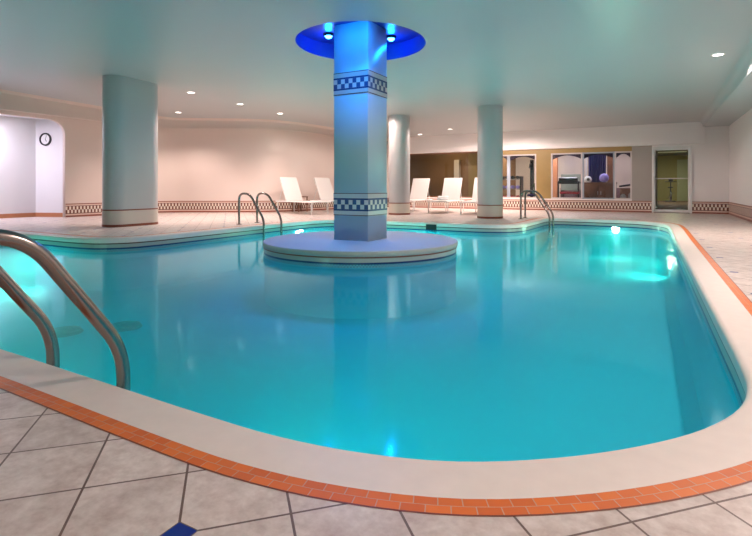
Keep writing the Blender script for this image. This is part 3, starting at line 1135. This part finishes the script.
# ------------------------------------------------------------------ loungers
def lounger(loc, rz, label, proto=[None]):
    """local +x from head to foot; origin on the floor under the hinge of the backrest"""
    grp = 'white sun loungers'
    if proto[0]:
        return copy_thing(proto[0], loc, rz, label, grp)
    r = thing('sun_lounger', loc, label, 'sun lounger', rz, grp)
    proto[0] = r
    wd, zs, ln = .31, .36, 1.35
    bm = bmesh.new()
    for s in (-1, 1):
        tube(bm, [(-.55, s*wd, zs), (ln, s*wd, zs)], .018, 10)
    for x in (-.55, .0, ln):
        tube(bm, [(x, -wd, zs), (x, wd, zs)], .016, 10)
    obj('frame', bm, 'whiteframe', r, True)
    obj('seat', nbox((ln/2+.01, 0, zs+.012), (ln-.06, 2*wd-.02, .018), .006), 'sling', r)
    a = math.radians(64)
    L = .80
    rot = Matrix.Rotation(a, 4, 'Y')
    dirv = Vector((-math.cos(a), 0, math.sin(a)))
    c = Vector((0, 0, zs+.02))+dirv*(L/2)
    obj('backrest', nbox(c, (L, 2*wd, .022), .008, rot), 'sling', r)
    for s in (-1, 1):
        bm = bmesh.new()
        tube(bm, [(-.022, s*(wd-.02), zs+.01), tuple(Vector((-.022, s*(wd-.02), zs+.01))+dirv*L)], .015, 8)
        obj('back_frame', bm, 'whiteframe', r, True)
        bm = bmesh.new()
        tube(bm, [(-.442, s*(wd-.05), zs), tuple(Vector((-.022, s*(wd-.05), zs))+dirv*.5)], .010, 8)
        obj('back_strut', bm, 'whiteframe', r, True)
    for x in (-.45, ln-.12):
        for s in (-1, 1):
            bm = bmesh.new()
            tube(bm, [(x, s*(wd-.005), 0), (x, s*(wd-.005), zs)], .016, 10)
            obj('leg', bm, 'whiteframe', r, True)
    return r
RL = math.atan2(-.28, .95)
lounger((-9.55, 12.25, 0), RL, 'white lounger by the curved wall, nearest the left ladder')
lounger((-9.05, 13.35, 0), RL, 'white lounger by the curved wall, half behind the square column')
RF = -math.pi/2+.05
lounger((-6.98, 15.75, 0), RF, 'white lounger before the brown window, beside the slim round column')
lounger((-5.70, 15.45, 0), RF, 'white lounger with a white towel before the brown window')
lounger((-4.58, 15.2, 0), RF, 'white lounger mostly hidden behind the grey round column')
bm = bmesh.new()
box(bm, (0, 0, .035), (.36, .26, .07), .03)
box(bm, (.01, 0, .10), (.33, .24, .06), .028)
o = obj('towel', bm, 'towel', None, True)
o.location = (-5.84, 15.15, .383)
o.rotation_euler = (0, 0, .3)
tag(o, 'folded white towel lying on the lounger seat', 'towel')
r = thing('side_table', (-10.0, 13.1, 0), 'low brown side table between the two loungers by the curved wall', 'table', RL)
obj('tabletop', nbox((0, 0, .48), (.38, .38, .03), .006), 'brownwood', r)
obj('shelf', nbox((0, 0, .34), (.34, .34, .025), .004), 'brownwood', r)
for sx in (-1, 1):
    for sy in (-1, 1):
        obj('leg', nbox((sx*.165, sy*.165, .2325), (.03, .03, .465)), 'brownwood', r)

# ------------------------------------------------------------------ small things
r = thing('wall_clock', CWALL+RZ @ Vector((-.18, 0, 2.08)), 'round black-rimmed clock on the corridor wall', 'clock', CA)
RX = Matrix.Rotation(math.pi/2, 4, 'X')
bm = bmesh.new()
lathe(bm, [(.135, 0), (.135, .03), (.145, .045), (.17, .035), (.175, 0)], seg=36, close=True)
bmesh.ops.transform(bm, matrix=RX, verts=bm.verts)
obj('rim', bm, 'black', r, True)
bm = bmesh.new()
lathe(bm, [(0, .015), (.136, .015), (.136, 0), (0, 0)], seg=36)
bmesh.ops.transform(bm, matrix=RX, verts=bm.verts)
obj('face', bm, 'white', r, True)
for nm, ang, ln, wd in (('hour_hand', 150, .07, .014), ('minute_hand', 20, .11, .009)):
    bm = nbox((0, -.019, ln/2), (wd, .003, ln))
    bmesh.ops.transform(bm, matrix=Matrix.Rotation(math.radians(ang), 4, 'Y'), verts=bm.verts)
    obj(nm, bm, 'black', r)

r = thing('pool_skimmer', (-4.28, 10.395, -.09), 'dark skimmer mouth in the far pool edge behind the island', 'skimmer')
obj('surround', fill([rect(-.125, -.065, .125, .055), rect(-.105, -.05, .105, .04)], .02, lambda x, y, z: (x, z-.012, y)), 'dark', r)
obj('flap', nbox((0, -.004, -.005), (.21, .01, .09)), 'black', r)
FD = None
for x, y, lb in ((-5.44, 3.76, 'round dark drain cover on the pool bottom, right of the pair'), (-5.84, 3.29, 'round dark drain cover on the pool bottom, left of the pair')):
    if FD is None:
        FD = thing('pool_drain', (x, y, ZB+.001), lb, 'drain', group='drain covers on the pool bottom')
        bm = bmesh.new()
        lathe(bm, [(0, .035), (.10, .033), (.17, .02), (.19, 0), (0, 0)], seg=32)
        obj('cover', bm, 'dark', FD, True)
        bm = bmesh.new()
        for q in (.06, .11, .155):
            lathe(bm, [(q-.008, .028), (q-.008, .037), (q+.008, .037), (q+.008, .026)], seg=32)
        obj('grille', bm, 'black', FD, True)
    else:
        copy_thing(FD, (x, y, ZB+.001), 0, lb)
bm = bmesh.new()
lathe(bm, [(0, .006), (.016, .006), (.022, 0), (0, 0)], seg=20)
o = obj('deck_cap', bm, 'black', None, True)
o.location = (.475, 3.03, 0)
tag(o, 'tiny dark cap set in the coping at the right edge', 'cap')
